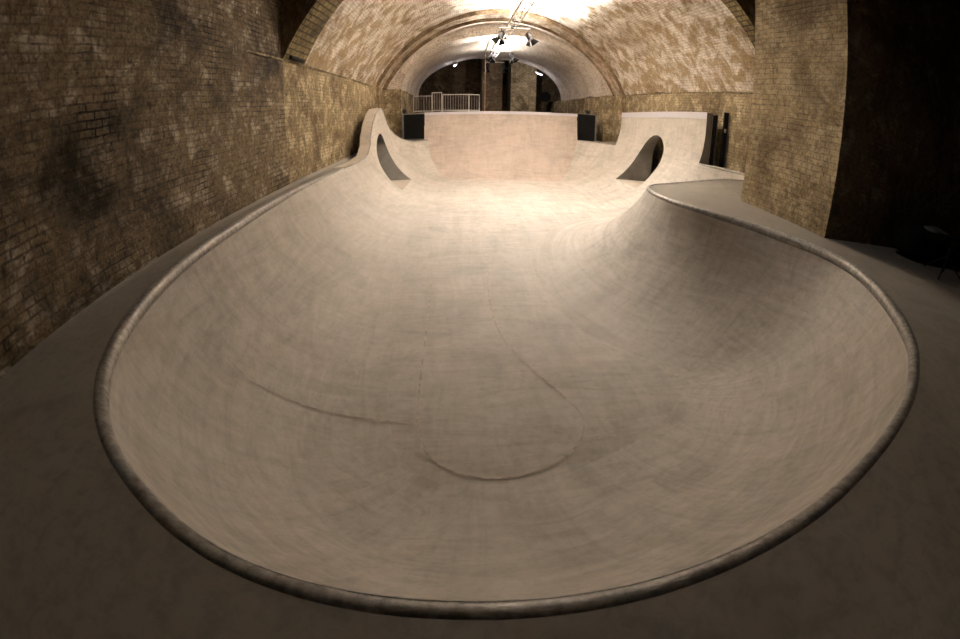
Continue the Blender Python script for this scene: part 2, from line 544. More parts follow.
# far run
QX0, QX1, QZ = -1.62, 6.05, 1.65
st2 = []
xs = sorted(set([round(-2.8 + 0.1 * i, 3) for i in range(101)] + [QX0, QX0 + 0.0001, QX1, QX1 + 0.0001]))
def qtop(x):
    return 1.59 + 0.13 * (x - QX0) / (QX1 - QX0)
for x in xs:
    q = QX0 + 0.00005 < x < QX1 + 0.00005
    hd = 0.24 + 0.12 * smooth(-1, 6, x)
    st2.append(station((x, 21.8), Vector((0, -1)), 3.0, hd, qtop(x) if q else hd - 0.1, x))

NP = 40
def sheet(stations, holes=()):
    vs, uv, fs = [], [], []
    for k in stations:
        # heights: vertical part then the arc down to (a hair under) the floor
        zs = []
        top = k.top
        a0 = 0.0 if top >= k.zc else math.asin(min(1, (k.zc - top) / k.R))
        nv = 8
        if top > k.zc:
            for j in range(nv):
                zs.append(top + (k.zc - top) * j / nv)
        else:
            # keep the row count equal
            zs += [k.zc - k.R * math.sin(a0 + (math.pi / 2 - a0) * 0.02 * j / nv) for j in range(nv)]
            a0 = a0 + (math.pi / 2 - a0) * 0.02
        for j in range(NP + 1):
            a = a0 + (math.pi / 2 - a0) * j / NP
            zs.append(k.zc - k.R * math.sin(a))
        l = 0
        prev = None
        for z in zs:
            P = k.at(z)
            if prev:
                l += math.dist(P, prev)
            prev = P
            vs.append(P)
            uv.append((k.s, top - l))
    R = NP + 1 + 8
    def f(P):
        return min([9.0] + [h(P) for h in holes])
    F = [f(P) for P in vs] if holes else None
    def vcut(a, b):
        t = F[a] / (F[a] - F[b])
        A, Bv = vs[a], vs[b]
        vs.append(tuple(A[i] + (Bv[i] - A[i]) * t for i in range(3)))
        uv.append(tuple(uv[a][i] + (uv[b][i] - uv[a][i]) * t for i in range(2)))
        F.append(0.0)
        return len(vs) - 1
    cache = {}
    def vc(a, b):
        key = (min(a, b), max(a, b))
        if key not in cache:
            cache[key] = vcut(*key)
        return cache[key]
    for i in range(len(stations) - 1):
        if math.dist(stations[i].p, stations[i + 1].p) < 0.002:
            continue
        for j in range(R - 1):
            a, b, c, d = i * R + j, (i + 1) * R + j, (i + 1) * R + j + 1, i * R + j + 1
            if F is None or min(F[a], F[b], F[c], F[d]) >= 0:
                fs.append((a, d, c, b))
                continue
            if max(F[a], F[b], F[c], F[d]) <= 0:
                continue
            poly = []
            q = (a, d, c, b)
            for u, v in zip(q, q[1:] + q[:1]):
                if F[u] >= 0:
                    poly.append(u)
                if (F[u] > 0) != (F[v] > 0) and F[u] != 0 and F[v] != 0:
                    poly.append(vc(u, v))
            if len(poly) >= 3:
                fs.append(tuple(poly))
    return vs, uv, fs
def hole_fn(side, yc, r, zcen, zfl):
    def h(P):
        if side * P[0] < 0.8 or side * P[0] > 7.9:
            return 9.0
        y, z = P[1] - yc - SKEW[side] * max(0, P[2] - zfl), P[2] - zcen
        if z > 0:
            return math.hypot(y, z) - r
        return max(abs(y) - r, zfl - P[2])
    return h
HR = (15.55, 1.08, 0.06, -0.85)
HL = (15.8, 1.2, -0.42, -1.1)
SKEW = {1: 0.0, -1: 0.75}
holes = (hole_fn(1, *HR), hole_fn(-1, *HL))

bowl = tag(empty('skate_bowl'), 'pale concrete skate bowl sunk in the tunnel floor, with rounded deep end', 'skate bowl')
v, uv, f = sheet(st, holes)
make('riding_surface', v, f, M_BOWL, bowl, uv, smooth=True)
v, uv, f = sheet(st2)
make('back_transition', v, f, M_QUART, bowl, uv, smooth=True)
# floor of the bowl
def inside(pt, poly):
    x, y = pt
    c = False
    j = len(poly) - 1
    for i in range(len(poly)):
        xi, yi = poly[i]
        xj, yj = poly[j]
        if (yi > y) != (yj > y) and x < (xj - xi) * (y - yi) / (yj - yi) + xi:
            c = not c
        j = i
    return c
edge = [k.at(k.hd)[:2] if k.inset < 0.069 else (k.p[0], k.p[1]) for k in st]
edge_clean = [edge[0]]
for q in edge[1:]:
    if math.dist(q, edge_clean[-1]) > 0.02:
        edge_clean.append(q)
vs, uv, fs = [], [], []
gx0, gy0, gs = -3.5, 0.6, 0.2
nx, ny = 59, 107
def dist_edge(x, y):
    return min((x - a) ** 2 + (y - b) ** 2 for a, b in edge_clean[::3])
ok = {}
for j in range(ny + 1):
    for i in range(nx + 1):
        x, y = gx0 + i * gs, gy0 + j * gs
        vs.append((x, y, zfloor(y) + 0.004))
        uv.append((x, y))
        ok[(i, j)] = inside((x, y), edge_clean) and dist_edge(x, y) > 1.9 ** 2 and y < 20
for j in range(ny):
    for i in range(nx):
        if ok[(i, j)] and ok[(i + 1, j)] and ok[(i, j + 1)] and ok[(i + 1, j + 1)]:
            a = j * (nx + 1) + i
            fs.append((a, a + 1, a + nx + 2, a + nx + 1))
make('flat_bottom', vs, fs, M_BOWL, bowl, uv, smooth=True)
# coping pipe
def taper(b, pts, rads, n=14):
    base = len(b.v)
    up = Vector((0, 0, 1))
    for i, p in enumerate(pts):
        d = (pts[min(i + 1, len(pts) - 1)] - pts[max(i - 1, 0)]).normalized()
        u = Vector((d.y, -d.x, 0)).normalized()
        w_ = u.cross(d)
        for k in range(n):
            t = 2 * math.pi * k / n
            b.v.append(tuple(p + u * (rads[i] * math.cos(t)) + w_ * (rads[i] * math.sin(t))))
    for i in range(len(pts) - 1):
        for k in range(n):
            k2 = (k + 1) % n
            a = base + i * n
            b.f.append((a + k, a + n + k, a + n + k2, a + k2))
    b.f.append(tuple(base + k for k in range(n)))
    e_ = base + (len(pts) - 1) * n
    b.f.append(tuple(e_ + k for k in reversed(range(n))))
    return b
sel = [k for k in st if not (k.p[0] > 1 and k.p[1] > 12.1) and not (k.p[0] < 1 and k.p[1] > 12.6)]
pts, rads = [], []
for k in sel:
    t = 1 - smooth(10.2, 12.5, k.p[1])
    x_, y_ = k.p
    big = 0.058 + (0.03 * smooth(0.9, 3.4, y_) * (1 - smooth(5.6, 7.8, y_)) if x_ > 1 else 0.02 * smooth(1.0, 3.0, y_) * (1 - smooth(7, 10, y_)))
    rr = 0.024 + (big - 0.024) * t
    pts.append(Vector((k.p[0], k.p[1], k.hd - rr * (0.82 - 0.25 * smooth(6, 8, y_)))) + Vector((k.n.x, k.n.y, 0)) * (0.57 * rr * t + (k.inset - 0.004) * (1 - t)))
    rads.append(rr)
taper(B(), pts, rads).build('coping_pipe', M_STEEL, bowl, smooth=True)
sel = [k for k in st if k.p[0] < 1 and k.p[1] > 12.5]
taper(B(), [Vector(k.at(k.top)) - Vector((0, 0, 0.016)) for k in sel], [0.024] * len(sel), 10).build('rim_edge', M_STEEL, bowl, smooth=True)
sel = [k for k in st if k.p[0] > 5 and k.p[1] > TR1 + 0.001]
taper(B(), [Vector(k.at(k.hd)) - Vector((0, 0, 0.016)) for k in sel], [0.024] * len(sel), 10).build('ledge_coping', M_STEEL, bowl, smooth=True)

# tombstones: top cap, back and ends
def shell(sel, th, name, m):
    vs, fs = [], []
    for k in sel:
        a = Vector(k.at(k.top))
        o = Vector((k.n.x, k.n.y, 0))
        low = k.hd - 0.3
        side_ = 1 if a.x > 0 else -1
        yc_, r_, zc_, zf_ = HR if side_ > 0 else HL
        yy = a.y - yc_ - SKEW[side_] * 1.2
        if abs(yy) < r_:
            low = zc_ + math.sqrt(r_ * r_ - yy * yy)
        for p in (a, a - o * th, Vector((a.x, a.y, low)) - o * th):
            vs.append(tuple(p))
    for i in range(len(sel) - 1):
        for j in range(2):
            a = i * 3 + j
            fs.append((a, a + 1, a + 4, a + 3))
    return vs, fs
selL = [k for k in st if k.p[0] < -2.4 and 12.6 < k.p[1] < 19.7]
v, f = shell(selL, 0.38, 'x', None)
make('tombstone_back', v, f, M_CAP, bowl, smooth=False)
selR = [k for k in st if k.p[0] > 6 and TR0 <= k.p[1] <= TR1 and k.top > 1]
v, f = shell(selR, 0.38, 'x', None)
make('tombstone_back', v, f, M_CAP, bowl)
# end faces of the right tombstone follow the curve of the wall
for k, sgn in ((selR[0], -1), (selR[-1], 1)):
    zs = [k.hd - 0.1 + (trz(k.p[1]) - k.hd + 0.1) * j / 24 for j in range(25)]
    vs = [k.at(z) for z in zs] + [(7.78, k.at(z)[1], z) for z in zs]
    fs = [(j, j + 1, 26 + j, 25 + j) for j in range(24)]
    o = make('end_panel', vs, fs, M_LINER, bowl)
    o['label'] = 'dark grey end panel'
# pale block coping along tops
def block_band(sel, depth, name='block_coping'):
    vs, fs = [], []
    for k in sel:
        o = Vector((k.n.x, k.n.y, 0)) * 0.012
        t = k.top
        ring = [Vector(k.at(t - depth)) , Vector(k.at(t - depth)) + o, Vector(k.at(t)) + o + Vector((0, 0, 0.012)), Vector(k.at(t)) - o * 16 + Vector((0, 0, 0.012)), Vector(k.at(t)) - o * 16 - Vector((0, 0, 0.02))]
        vs += [tuple(p) for p in ring]
    for i in range(len(sel) - 1):
        for j in range(4):
            a = i * 5 + j
            fs.append((a, a + 1, a + 6, a + 5))
    n = len(vs) - 5
    fs.append((0, 1, 2, 3, 4))
    fs.append(tuple(n + j for j in (4, 3, 2, 1, 0)))
    return make(name, vs, fs, M_TILE, bowl)
block_band(selR, 0.21)
selQ = [k for k in st2 if k.top > 1]
block_band(selQ, 0.13)
# passages through the tombstones
def passage(side, spec, stations, xend, zend_open):
    yc, r, zcen, zfl = spec
    pts = [(yc - r, zfl)] + [(yc - r, zfl + (zcen - zfl) * j / 8) for j in range(1, 8)]
    pts += [(yc - r * math.cos(t), zcen + r * math.sin(t)) for t in [math.pi * j / 28 for j in range(29)]]
    pts += [(yc + r, zcen + (zfl - zcen) * j / 8) for j in range(1, 9)]
    pts = [(y + SKEW[side] * max(0, z - zfl), z) for y, z in pts]
    def surf_x(y, z):
        k = min(stations, key=lambda q: abs(q.p[1] - y))
        return k.at(z)[0]
    vs, fs = [], []
    for y, z in pts:
        x0 = surf_x(y, z)
        vs += [(x0, y, z), (xend, y, z)]
    cap_pts = [(xend + side * 0.002, y, z) for y, z in pts]
    for i in range(len(pts) - 1):
        a = i * 2
        fs.append((a, a + 1, a + 3, a + 2))
    make('passage_lining', vs, fs, M_LINER, bowl)['label'] = 'dark grey lining'
    if side < 0:
        make('passage_end', cap_pts, [tuple(range(len(cap_pts)))], M_LINER, bowl)['label'] = 'dark grey end board'
    nf = 8
    vs, fs = [], []
    for j in range(nf + 1):
        y = yc - r + 2 * r * j / nf
        vs += [(surf_x(y, zfl) - side * 0.0, y, zfl), (zend_open, y, zfl)]
    for j in range(nf):
        a = j * 2
        fs.append((a, a + 1, a + 3, a + 2))
    make('passage_floor', vs, fs, M_CAP, bowl)
stR = [k for k in st if k.p[0] > 6 and 12.2 < k.p[1] < 19]
stL = [k for k in st if k.p[0] < -2.9 and 12.8 < k.p[1] < 20.5]
passage(1, HR, stR, 7.86, 8.3)
passage(-1, HL, stL, -3.39, -3.39)

# joints between the concrete pours
def surf_z(x, y):
    """height of the bowl under (x, y)"""
    d2, kk = min((((x - k.p[0]) ** 2 + (y - k.p[1]) ** 2, id(k), k) for k in st), key=lambda q: q[0])[0::2]
    d = math.sqrt(d2) + kk.o0 * kk.keep - kk.inset
    if d >= kk.R:
        return zfloor(y)
    return kk.zc - math.sqrt(kk.R ** 2 - (kk.R - d) ** 2)
def joint(pts, wd=0.022):
    P = resample(catmull(pts, 0.05), 0.06)
    vs, fs = [], []
    for i, p in enumerate(P):
        a, b = P[max(i - 1, 0)], P[min(i + 1, len(P) - 1)]
        d = Vector((b[0] - a[0], b[1] - a[1])).normalized()
        n = Vector((-d.y, d.x))
        wv = wd * (0.75 + 0.5 * noise.noise(Vector((p[0] * 3, p[1] * 3, 0))) + 0.25 * random.random())
        for sgn in (-1, 1):
            x, y = p[0] + n.x * wv * sgn / 2, p[1] + n.y * wv * sgn / 2
            vs.append((x, y, surf_z(x, y) + 0.016))
    for i in range(len(P) - 1):
        a = i * 2
        fs.append((a, a + 1, a + 3, a + 2))
    make('pour_joint', vs, fs, M_JOINT, bowl)
joint([(-0.55, 8.6), (-0.54, 6.5), (-0.54, 4.9), (-0.52, 4.05), (-0.44, 3.6), (-0.2, 3.28), (0.1, 3.13), (0.45, 3.09), (0.85, 3.17), (1.2, 3.38), (1.45, 3.7), (1.52, 4.1), (1.35, 4.55), (1.0, 5.3), (0.72, 6.1), (0.6, 7.2), (0.62, 8.6)], 0.03)
joint([(-0.53, 4.0), (-0.95, 4.05), (-1.41, 4.04), (-2.09, 3.96), (-2.5, 3.9), (-2.8, 3.95)], 0.026)
joint([(-0.9, 8.9), (-0.3, 9.0), (0.7, 9.1), (1.5, 9.1)], 0.015)
joint([(0.35, 9.0), (0.4, 12.0), (0.45, 15.0), (0.5, 18.5)], 0.015)

# ------------------------------------------------------------------ deck (tunnel floor) with the bowl opening cut out
loop = edge_clean + [(QX1, 22.02), (QX0, 22.02)]
lp = []
for q in loop:
    if not lp or math.dist(q, lp[-1]) > 0.01:
        lp.append(q)
if math.dist(lp[0], lp[-1]) < 0.01:
    lp.pop()
outer = [(-3.9, -5), (14.5, -5), (14.5, 6.0), (8.35, 6.0), (8.35, 37.5), (-3.9, 37.5)]
PV = [Vector(q) for q in lp] + [Vector(q) for q in outer]
E_ = [(i, (i + 1) % len(lp)) for i in range(len(lp))] + [(len(lp) + i, len(lp) + (i + 1) % 6) for i in range(6)]
for j in range(64):
    for i in range(38):
        x, y = -3.7 + i * 0.5, -4.8 + j * 0.5
        if (x < 8.2 and y < 25.8 or y < 5.8) and x < 14.3 and not inside((x, y), lp) and min((x - a) ** 2 + (y - b) ** 2 for a, b in lp[::2]) > 0.03:
            PV.append(Vector((x, y)))
cuts = [(7.2, HR[0] - HR[1], 8.29, HR[0] + HR[1]), (-3.85, HL[0] - HL[1], -2.9, HL[0] + HL[1])]
cuts = [(7.62, HR[0] - HR[1], 8.29, HR[0] + HR[1]), (-3.35, HL[0] - HL[1], -3.1, HL[0] + HL[1] + 1.0)]
for x0_, y0_, x1_, y1_ in cuts:
    n_ = len(PV)
    PV += [Vector((x0_, y0_)), Vector((x1_, y0_)), Vector((x1_, y1_)), Vector((x0_, y1_))]
    E_ += [(n_ + i, n_ + (i + 1) % 4) for i in range(4)]
r = delaunay_2d_cdt(PV, E_, [], 0, 1e-5)
vv, ff = r[0], r[2]
fs = []
for t in ff:
    c = (sum(vv[i][0] for i in t) / len(t), sum(vv[i][1] for i in t) / len(t))
    if inside(c, lp) or not inside(c, outer):
        continue
    if any(c[0] > x0_ - (0.6 if x0_ > 0 else 0) and c[0] < x1_ + (0.6 if x0_ < 0 else 0) and y0_ < c[1] < y1_ for x0_, y0_, x1_, y1_ in cuts):
        continue
    fs.append(tuple(t))
vs = []
for q in vv:
    z = zdeck(q[0], q[1])
    if q[1] >= 21.9:
        z = 0.24 + 0.12 * smooth(-1, 6, q[0])
    vs.append((q[0], q[1], z))
used = sorted(set(i for t in fs for i in t))
rm = {o: n for n, o in enumerate(used)}
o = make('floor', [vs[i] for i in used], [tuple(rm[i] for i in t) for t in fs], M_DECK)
tag(o, 'dusty grey concrete deck round the bowl', kind='structure')

# ------------------------------------------------------------------ tunnel shell
XL, XR, CX = -3.85, 8.3, 2.2
def st_wall(name, *a, **k):
    return tag(wall_grid(name, *a, **k), kind='structure')
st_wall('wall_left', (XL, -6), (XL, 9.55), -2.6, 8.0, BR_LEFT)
st_wall('wall_left_far', (XL, 9.55), (XL, 21.3), -2.6, 2.96, BR_WALL)
st_wall('wall_right', (XR, 8.6), (XR, 21.3), -2.6, 2.96, BR_WALL, flip=True)
# segmental vaults: springing half-width a at z0, rise h
def arc_profile(cx, a, z0, rise, n=64):
    R = (a * a + rise * rise) / (2 * rise)
    zc = z0 + rise - R
    t0 = math.atan2(z0 - zc, a)
    return [(cx + R * math.cos(t0 + (math.pi - 2 * t0) * i / n), zc + R * math.sin(t0 + (math.pi - 2 * t0) * i / n)) for i in range(n + 1)]
def barrel(name, prof, y0, y1, m, step=0.5, jit=0.0, y1b=None):
    vs, uv, fs = [], [], []
    ny = max(1, int((y1 - y0) / step))
    for j in range(ny + 1):
        y = y0 + (y1 - y0) * j / ny
        l = 0
        for i, (x, z) in enumerate(prof):
            if i:
                l += math.dist(prof[i - 1], (x, z))
            dz = jit * noise.noise(Vector((x * 0.6, y * 0.6, z)))
            if y1b is not None:
                y = y0 + (y1b + (y1 - y1b) * i / (len(prof) - 1) - y0) * j / ny
            vs.append((x, y, z + dz))
            uv.append((y, l))
    n = len(prof)
    for j in range(ny):
        for i in range(n - 1):
            a = j * n + i
            fs.append((a, a + 1, a + n + 1, a + n))
    return make(name, vs, fs, m, uvs=uv, smooth=True)
def annulus(name, pin, pout, y, m):
    """transverse face between two profiles with the same number of points"""
    vs, uv, fs = [], [], []
    l = 0
    for i, (a, b) in enumerate(zip(pin, pout)):
        if i:
            l += math.dist(pin[i - 1], a)
        vs += [(a[0], y, a[1]), (b[0], y, b[1])]
        uv += [(0, l), (math.dist(a, b), l)]
    for i in range(len(pin) - 1):
        fs.append((2 * i, 2 * i + 1, 2 * i + 3, 2 * i + 2))
    return make(name, vs, fs, m, uvs=uv)
P1 = arc_profile(CX + 0.0, 6.1, 2.96, 3.86)
P1r = arc_profile(CX + 0.0, 6.0, 2.96, 3.76)
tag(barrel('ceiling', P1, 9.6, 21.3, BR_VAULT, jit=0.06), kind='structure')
tag(barrel('trim_1', P1r, 9.45, 10.9, BR_RING, y1b=9.8), kind='structure')
o = annulus('trim_2', P1r, P1, 0.0, BR_RING)
for i_, v_ in enumerate(o.data.vertices):
    v_.co.y = 9.8 + 1.1 * (i_ // 2) / (len(P1r) - 1)
tag(o, kind='structure')
# face wall above the near arch
top = [(x, max(8.0, z)) for x, z in P1r]
top = [(CX + (x - CX) * 1.15, 8.2) for x, z in P1r]
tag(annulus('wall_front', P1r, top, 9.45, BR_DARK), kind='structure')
# ribs at the far end of the first vault
PA = arc_profile(CX, 5.94, 2.96, 3.64)
PB = arc_profile(CX + 0.05, 5.78, 2.93, 3.50)
PC = [(2.4 + 5.2 * math.cos(math.pi * i / 64), 2.85 + 2.97 * math.sin(math.pi * i / 64) ** 0.93) for i in range(65)]
tag(annulus('trim_3', PA, P1, 21.3, BR_RIB), kind='structure')
tag(barrel('trim_4', PA, 21.3, 22.4, BR_SOFF), kind='structure')
tag(annulus('trim_5', PB, PA, 22.4, BR_RIB), kind='structure')
tag(barrel('trim_6', PB, 22.4, 23.0, BR_PLAST), kind='structure')
tag(annulus('trim_7', PC, PB, 23.0, BR_PLAST), kind='structure')
tag(barrel('ceiling_far', PC, 23.0, 32.5, BR_PLAST, jit=0.08), kind='structure')
st_wall('wall_left_jamb', (XL, 21.3), (CX - 5.92, 21.3), -2, 2.97, BR_WALL)
st_wall('wall_left_pier', (CX - 5.92, 21.3), (CX - 5.92, 22.4), -2, 2.97, BR_WALL)
st_wall('wall_left_end', (CX - 5.92, 22.4), (-2.8, 22.4), -2, 2.9, BR_WALL)
st_wall('wall_left_back', (-2.8, 22.4), (-2.8, 37.0), -2, 2.86, BR_WALL)
st_wall('wall_right_jamb', (CX + 5.92, 21.3), (XR, 21.3), -2, 2.97, BR_WALL)
st_wall('wall_right_pier', (CX + 5.92, 21.3), (CX + 5.92, 22.4), -2, 2.97, BR_WALL, flip=True)
st_wall('wall_right_end', (7.6, 22.4), (CX + 5.92, 22.4), -2, 2.9, BR_WALL)
st_wall('wall_right_back', (7.6, 22.4), (7.6, 37.0), -2, 2.86, BR_WALL, flip=True)
PD = [(CX + (x - CX) * 1.2, z + 1.5) for x, z in PC]
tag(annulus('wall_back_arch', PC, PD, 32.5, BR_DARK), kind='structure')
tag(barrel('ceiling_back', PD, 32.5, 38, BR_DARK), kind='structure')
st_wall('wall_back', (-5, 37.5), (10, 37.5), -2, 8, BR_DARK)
# string courses at the springing
def ledge(name, x, y0, y1, z, sgn):
    b = B()
    y = y0
    while y < y1:
        L = random.uniform(0.4, 1.1)
        d = random.uniform(0.012, 0.04)
        b.box(x if sgn > 0 else x - d, y, z - 0.015 + random.uniform(-.01, .01), x + d if sgn > 0 else x, min(y + L - 0.01, y1), z + 0.03)
        y += L + (random.choice((0, 0, 0.12)))
    o = make(name, b.v, b.f, BR_WALL, uvs=[(q[1], q[2]) for q in b.v])
    return tag(o, kind='structure')
ledge('trim_8', XL, 7.7, 21.3, 2.93, 1)
ledge('trim_9', XR, 10.0, 21.3, 2.93, -1)
ledge('trim_10', XL, 5.2, 7.3, 4.35, 1)
# big pier on the right and the dark cross wall running off it
PX = 6.68
st_wall('wall_pier_side', (PX, 5.8), (PX, 8.75), -0.3, 8, BR_PIER, flip=True)
st_wall('wall_pier_back', (PX, 8.75), (8.35, 8.75), -0.3, 8, BR_PIER, flip=True)
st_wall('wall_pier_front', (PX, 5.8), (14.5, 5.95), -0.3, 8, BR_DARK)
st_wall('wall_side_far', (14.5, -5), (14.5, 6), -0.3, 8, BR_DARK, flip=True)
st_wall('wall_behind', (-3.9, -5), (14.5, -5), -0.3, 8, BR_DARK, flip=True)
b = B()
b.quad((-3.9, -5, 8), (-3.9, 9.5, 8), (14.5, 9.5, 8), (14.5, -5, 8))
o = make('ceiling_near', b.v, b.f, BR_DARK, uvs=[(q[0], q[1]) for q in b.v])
tag(o, kind='structure')

# ------------------------------------------------------------------ quarter pipe platform
pf = tag(empty('platform', (2.2, 24, 0.2)), 'raised concrete platform behind the back quarter pipe', 'platform')
def rel(bx, root):
    bx.v = [(x - root.location.x, y - root.location.y, z - root.location.z) for x, y, z in bx.v]
    return bx
rel(B().quad((-2.7, 22.08, 1.56), (7.1, 22.08, 1.74), (7.1, 26, 1.74), (-2.7, 26, 1.56)).quad((-2.7, 22.08, 1.50), (7.1, 22.08, 1.68), (7.1, 22.08, 1.74), (-2.7, 22.08, 1.56)), pf).build('deck', M_CAP, pf)
rel(B().box(-2.75, 22.3, 0.2, -2.7, 26, 1.58).box(7.05, 22.3, 0.2, 7.1, 26, 1.58).box(-2.75, 25.95, 0.2, 7.1, 26, 1.58), pf).build('side_wall', M_CAP, pf)
for xa, xb, post, lab in ((-2.72, -1.60, -2.72, 'black panel closing the platform, left of the back quarter pipe'), (6.03, 7.10, 7.02, 'black panel closing the platform, right of the back quarter pipe')):
    zt = 1.53 if xa < 0 else 1.74
    e = tag(empty('end_board', ((xa + xb) / 2, 22.04, 0.3)), lab, 'panel', 'black panels beside the back quarter pipe')
    rel(B().box(xa, 22.03, 0.28, xb, 22.06, zt), e).build('board', M_BLACK, e)
    rel(B().box(post, 21.98, 0.28, post + 0.08, 22.03, zt + 0.02).box(xa, 22.0, zt, xb, 22.06, zt + 0.03), e).build('frame', M_GREYM, e)

# black boards by the right wall beside the tombstone
for xa, xb, y, z1, lab in ((7.80, 7.94, 12.12, 2.1, 'narrow black board against the end of the right tombstone'), (8.08, 8.25, 11.95, 2.25, 'narrow black post standing alone by the right brick wall')):
    e = tag(empty('black_post', ((xa + xb) / 2, y, 0.48)), lab, 'post')
    rel(B().box(xa, y, 0.45, xb, y + 0.07, z1), e).build('upright', M_BLACK, e)
    rel(B().box(xb - 0.015, y - 0.02, 0.45, xb, y, z1 - 0.05), e).build('edge_strip', M_GREYM, e)
    if y < 12:
        rel(B().box(xa + 0.02, y - 0.05, 1.6, xa + 0.07, y, 1.72), e).build('latch', M_GALV, e)

# ------------------------------------------------------------------ railing panels on the platform
def rail(x0, x1, z1, lab, legs=True, y=24.5, z0=1.65):
    e = tag(empty('railing_panel', ((x0 + x1) / 2, y, z0)), lab, 'railing', 'galvanised railing panels on the platform')
    w_ = (x1 - x0) / 2
    h = z1 - z0
    b = B()
    r_ = 0.022
    for p, q in (((-w_, 0, 0.08), (w_, 0, 0.08)), ((-w_, 0, h), (w_, 0, h)), ((-w_, 0, 0), (-w_, 0, h)), ((w_, 0, 0), (w_, 0, h))):
        b.cyl(p, q, r_, 8)
    b.build('frame', M_GALV, e)
    n = max(3, int((x1 - x0) / 0.13))
    for i in range(1, n):
        x = -w_ + 2 * w_ * i / n
        B().cyl((x, 0, 0.08), (x, 0, h), 0.009, 6).build('baluster', M_GALV, e)
    return e
rail(-2.45, -1.42, 2.60, 'railing panel nearest the left tunnel wall, dull grey', y=25.2)
rail(-1.36, -0.84, 2.74, 'narrow tallest railing panel, second from the left')
rail(-0.78, 0.62, 2.62, 'widest galvanised railing panel, like a gate')
rail(0.66, 1.22, 2.62, 'short railing panel at the right end of the row', y=24.7)

# ------------------------------------------------------------------ truss
tr = tag(empty('lighting_truss', (2.15, 20, 5.25)), 'long aluminium lighting truss hung under the crown of the vault', 'truss')
ty0, ty1 = 6.0, 31.0
chords = [(-0.2, 0.0), (0.2, 0.0), (0.0, 0.34)]
for cx_, cz_ in chords:
    B().cyl((cx_, ty0 - 20, cz_), (cx_, ty1 - 20, cz_), 0.028, 10).build('chord', M_ALU, tr, smooth=True)
b = B()
n = 56
for i in range(n):
    ya = ty0 - 20 + (ty1 - ty0) * i / n
    yb = ty0 - 20 + (ty1 - ty0) * (i + 1) / n
    for (p, q) in ((0, 1), (1, 2), (2, 0)):
        a_, c_ = (p, q) if i % 2 else (q, p)
        b.cyl((chords[a_][0], ya, chords[a_][1]), (chords[c_][0], yb, chords[c_][1]), 0.012, 6, cap=False)
b.build('lacing', M_ALU, tr)
for yy in (12.5, 18.5, 25.0, 30.0):
    zt = 6.82 - 5.25
    B().cyl((0, yy - 20, 0.34), (0, yy - 20, zt), 0.008, 6).build('hanging_wire', M_GALV, tr)
# cable run along truss
B().tube([(0.1 + 0.05 * math.sin(i * 1.3), ty0 - 20 + (ty1 - ty0) * i / 60, 0.06 + 0.04 * math.sin(i * 2.1)) for i in range(61)], 0.015, 6).build('cable', M_BLACKM, tr)
# cross bars with pairs of lamps
def crossbar(y, xc, half, lab):
    e = tag(empty('lamp_bar', (xc, y, 5.14)), lab, 'bar', 'cross bars clamped under the truss')
    B().cyl((-half, 0, 0), (half, 0, 0), 0.025, 8).build('tube', M_ALU, e)
    B().box(-0.05 + 2.15 - xc, -0.05, -0.03, 0.05 + 2.15 - xc, 0.05, 0.09).build('clamp', M_BLACKM, e)
crossbar(17.9, 2.25, 0.62, 'aluminium cross bar under the truss carrying the nearest lamp pair')
crossbar(20.4, 2.15, 0.45, 'bare short aluminium cross bar between the lamp pairs')
crossbar(24.1, 2.35, 0.55, 'aluminium cross bar under the truss carrying the middle lamp pair')
crossbar(29.5, 2.5, 0.55, 'aluminium cross bar under the truss carrying the farthest lamp pair')
def lamp():
    e = empty('stage_lamp')
    # yoke
    b = B()
    b.cyl((0, 0, 0), (0, 0, -0.12), 0.02, 8)
    b.box(-0.15, -0.015, -0.14, 0.15, 0.015, -0.12)
    b.box(-0.15, -0.015, -0.34, -0.135, 0.015, -0.12)
    b.box(0.135, -0.015, -0.34, 0.15, 0.015, -0.12)
    b.build('yoke', M_BLACKM, e)
    b = B()
    d = Vector((0, -0.55, -0.83)).normalized()
    c = Vector((0, 0, -0.32))
    b.cyl(c - d * 0.16, c + d * 0.05, 0.10, 16, 0.13)
    b.cyl(c + d * 0.05, c + d * 0.16, 0.13, 16, 0.135)
    b.cyl(c - d * 0.2, c - d * 0.16, 0.05, 12, 0.10)
    b.build('housing', M_BLACKM, e, smooth=False)
    u = Vector((1, 0, 0))
    v_ = d.cross(u)
    for ax in (u, -u, v_, -v_):
        t_ = d.cross(ax)
        p0 = c + d * 0.16 + ax * 0.12
        p1 = c + d * 0.34 + ax * 0.26
        bb = B()
        wv = ax * 0.004
        for off in (0,):
            q = [p0 - t_ * 0.1, p0 + t_ * 0.1, p1 + t_ * 0.19, p1 - t_ * 0.19]
            q2 = [k_ + wv + d * 0.004 for k_ in q]
            base = len(bb.v)
            bb.v += [tuple(k_) for k_ in q + q2]
            bb.f += [(0, 1, 2, 3), (7, 6, 5, 4), (0, 4, 5, 1), (1, 5, 6, 2), (2, 6, 7, 3), (3, 7, 4, 0)]
        bb.build('barn_door', M_BLACKM, e)
    return e
L0 = lamp()
lamps = [(1.72, 17.9, 0.9, 'black stage lamp with barn doors, left of the nearest pair under the truss'),
         (2.82, 17.9, -0.9, 'black stage lamp with barn doors, right of the nearest pair under the truss'),
         (1.87, 24.1, 0.8, 'black stage lamp, left of the middle pair under the truss'),
         (2.88, 24.1, -0.8, 'black stage lamp, right of the middle pair under the truss'),
         (1.98, 29.5, 0.7, 'black stage lamp, left of the farthest pair under the truss'),
         (3.02, 29.5, -0.7, 'black stage lamp, right of the farthest pair under the truss')]
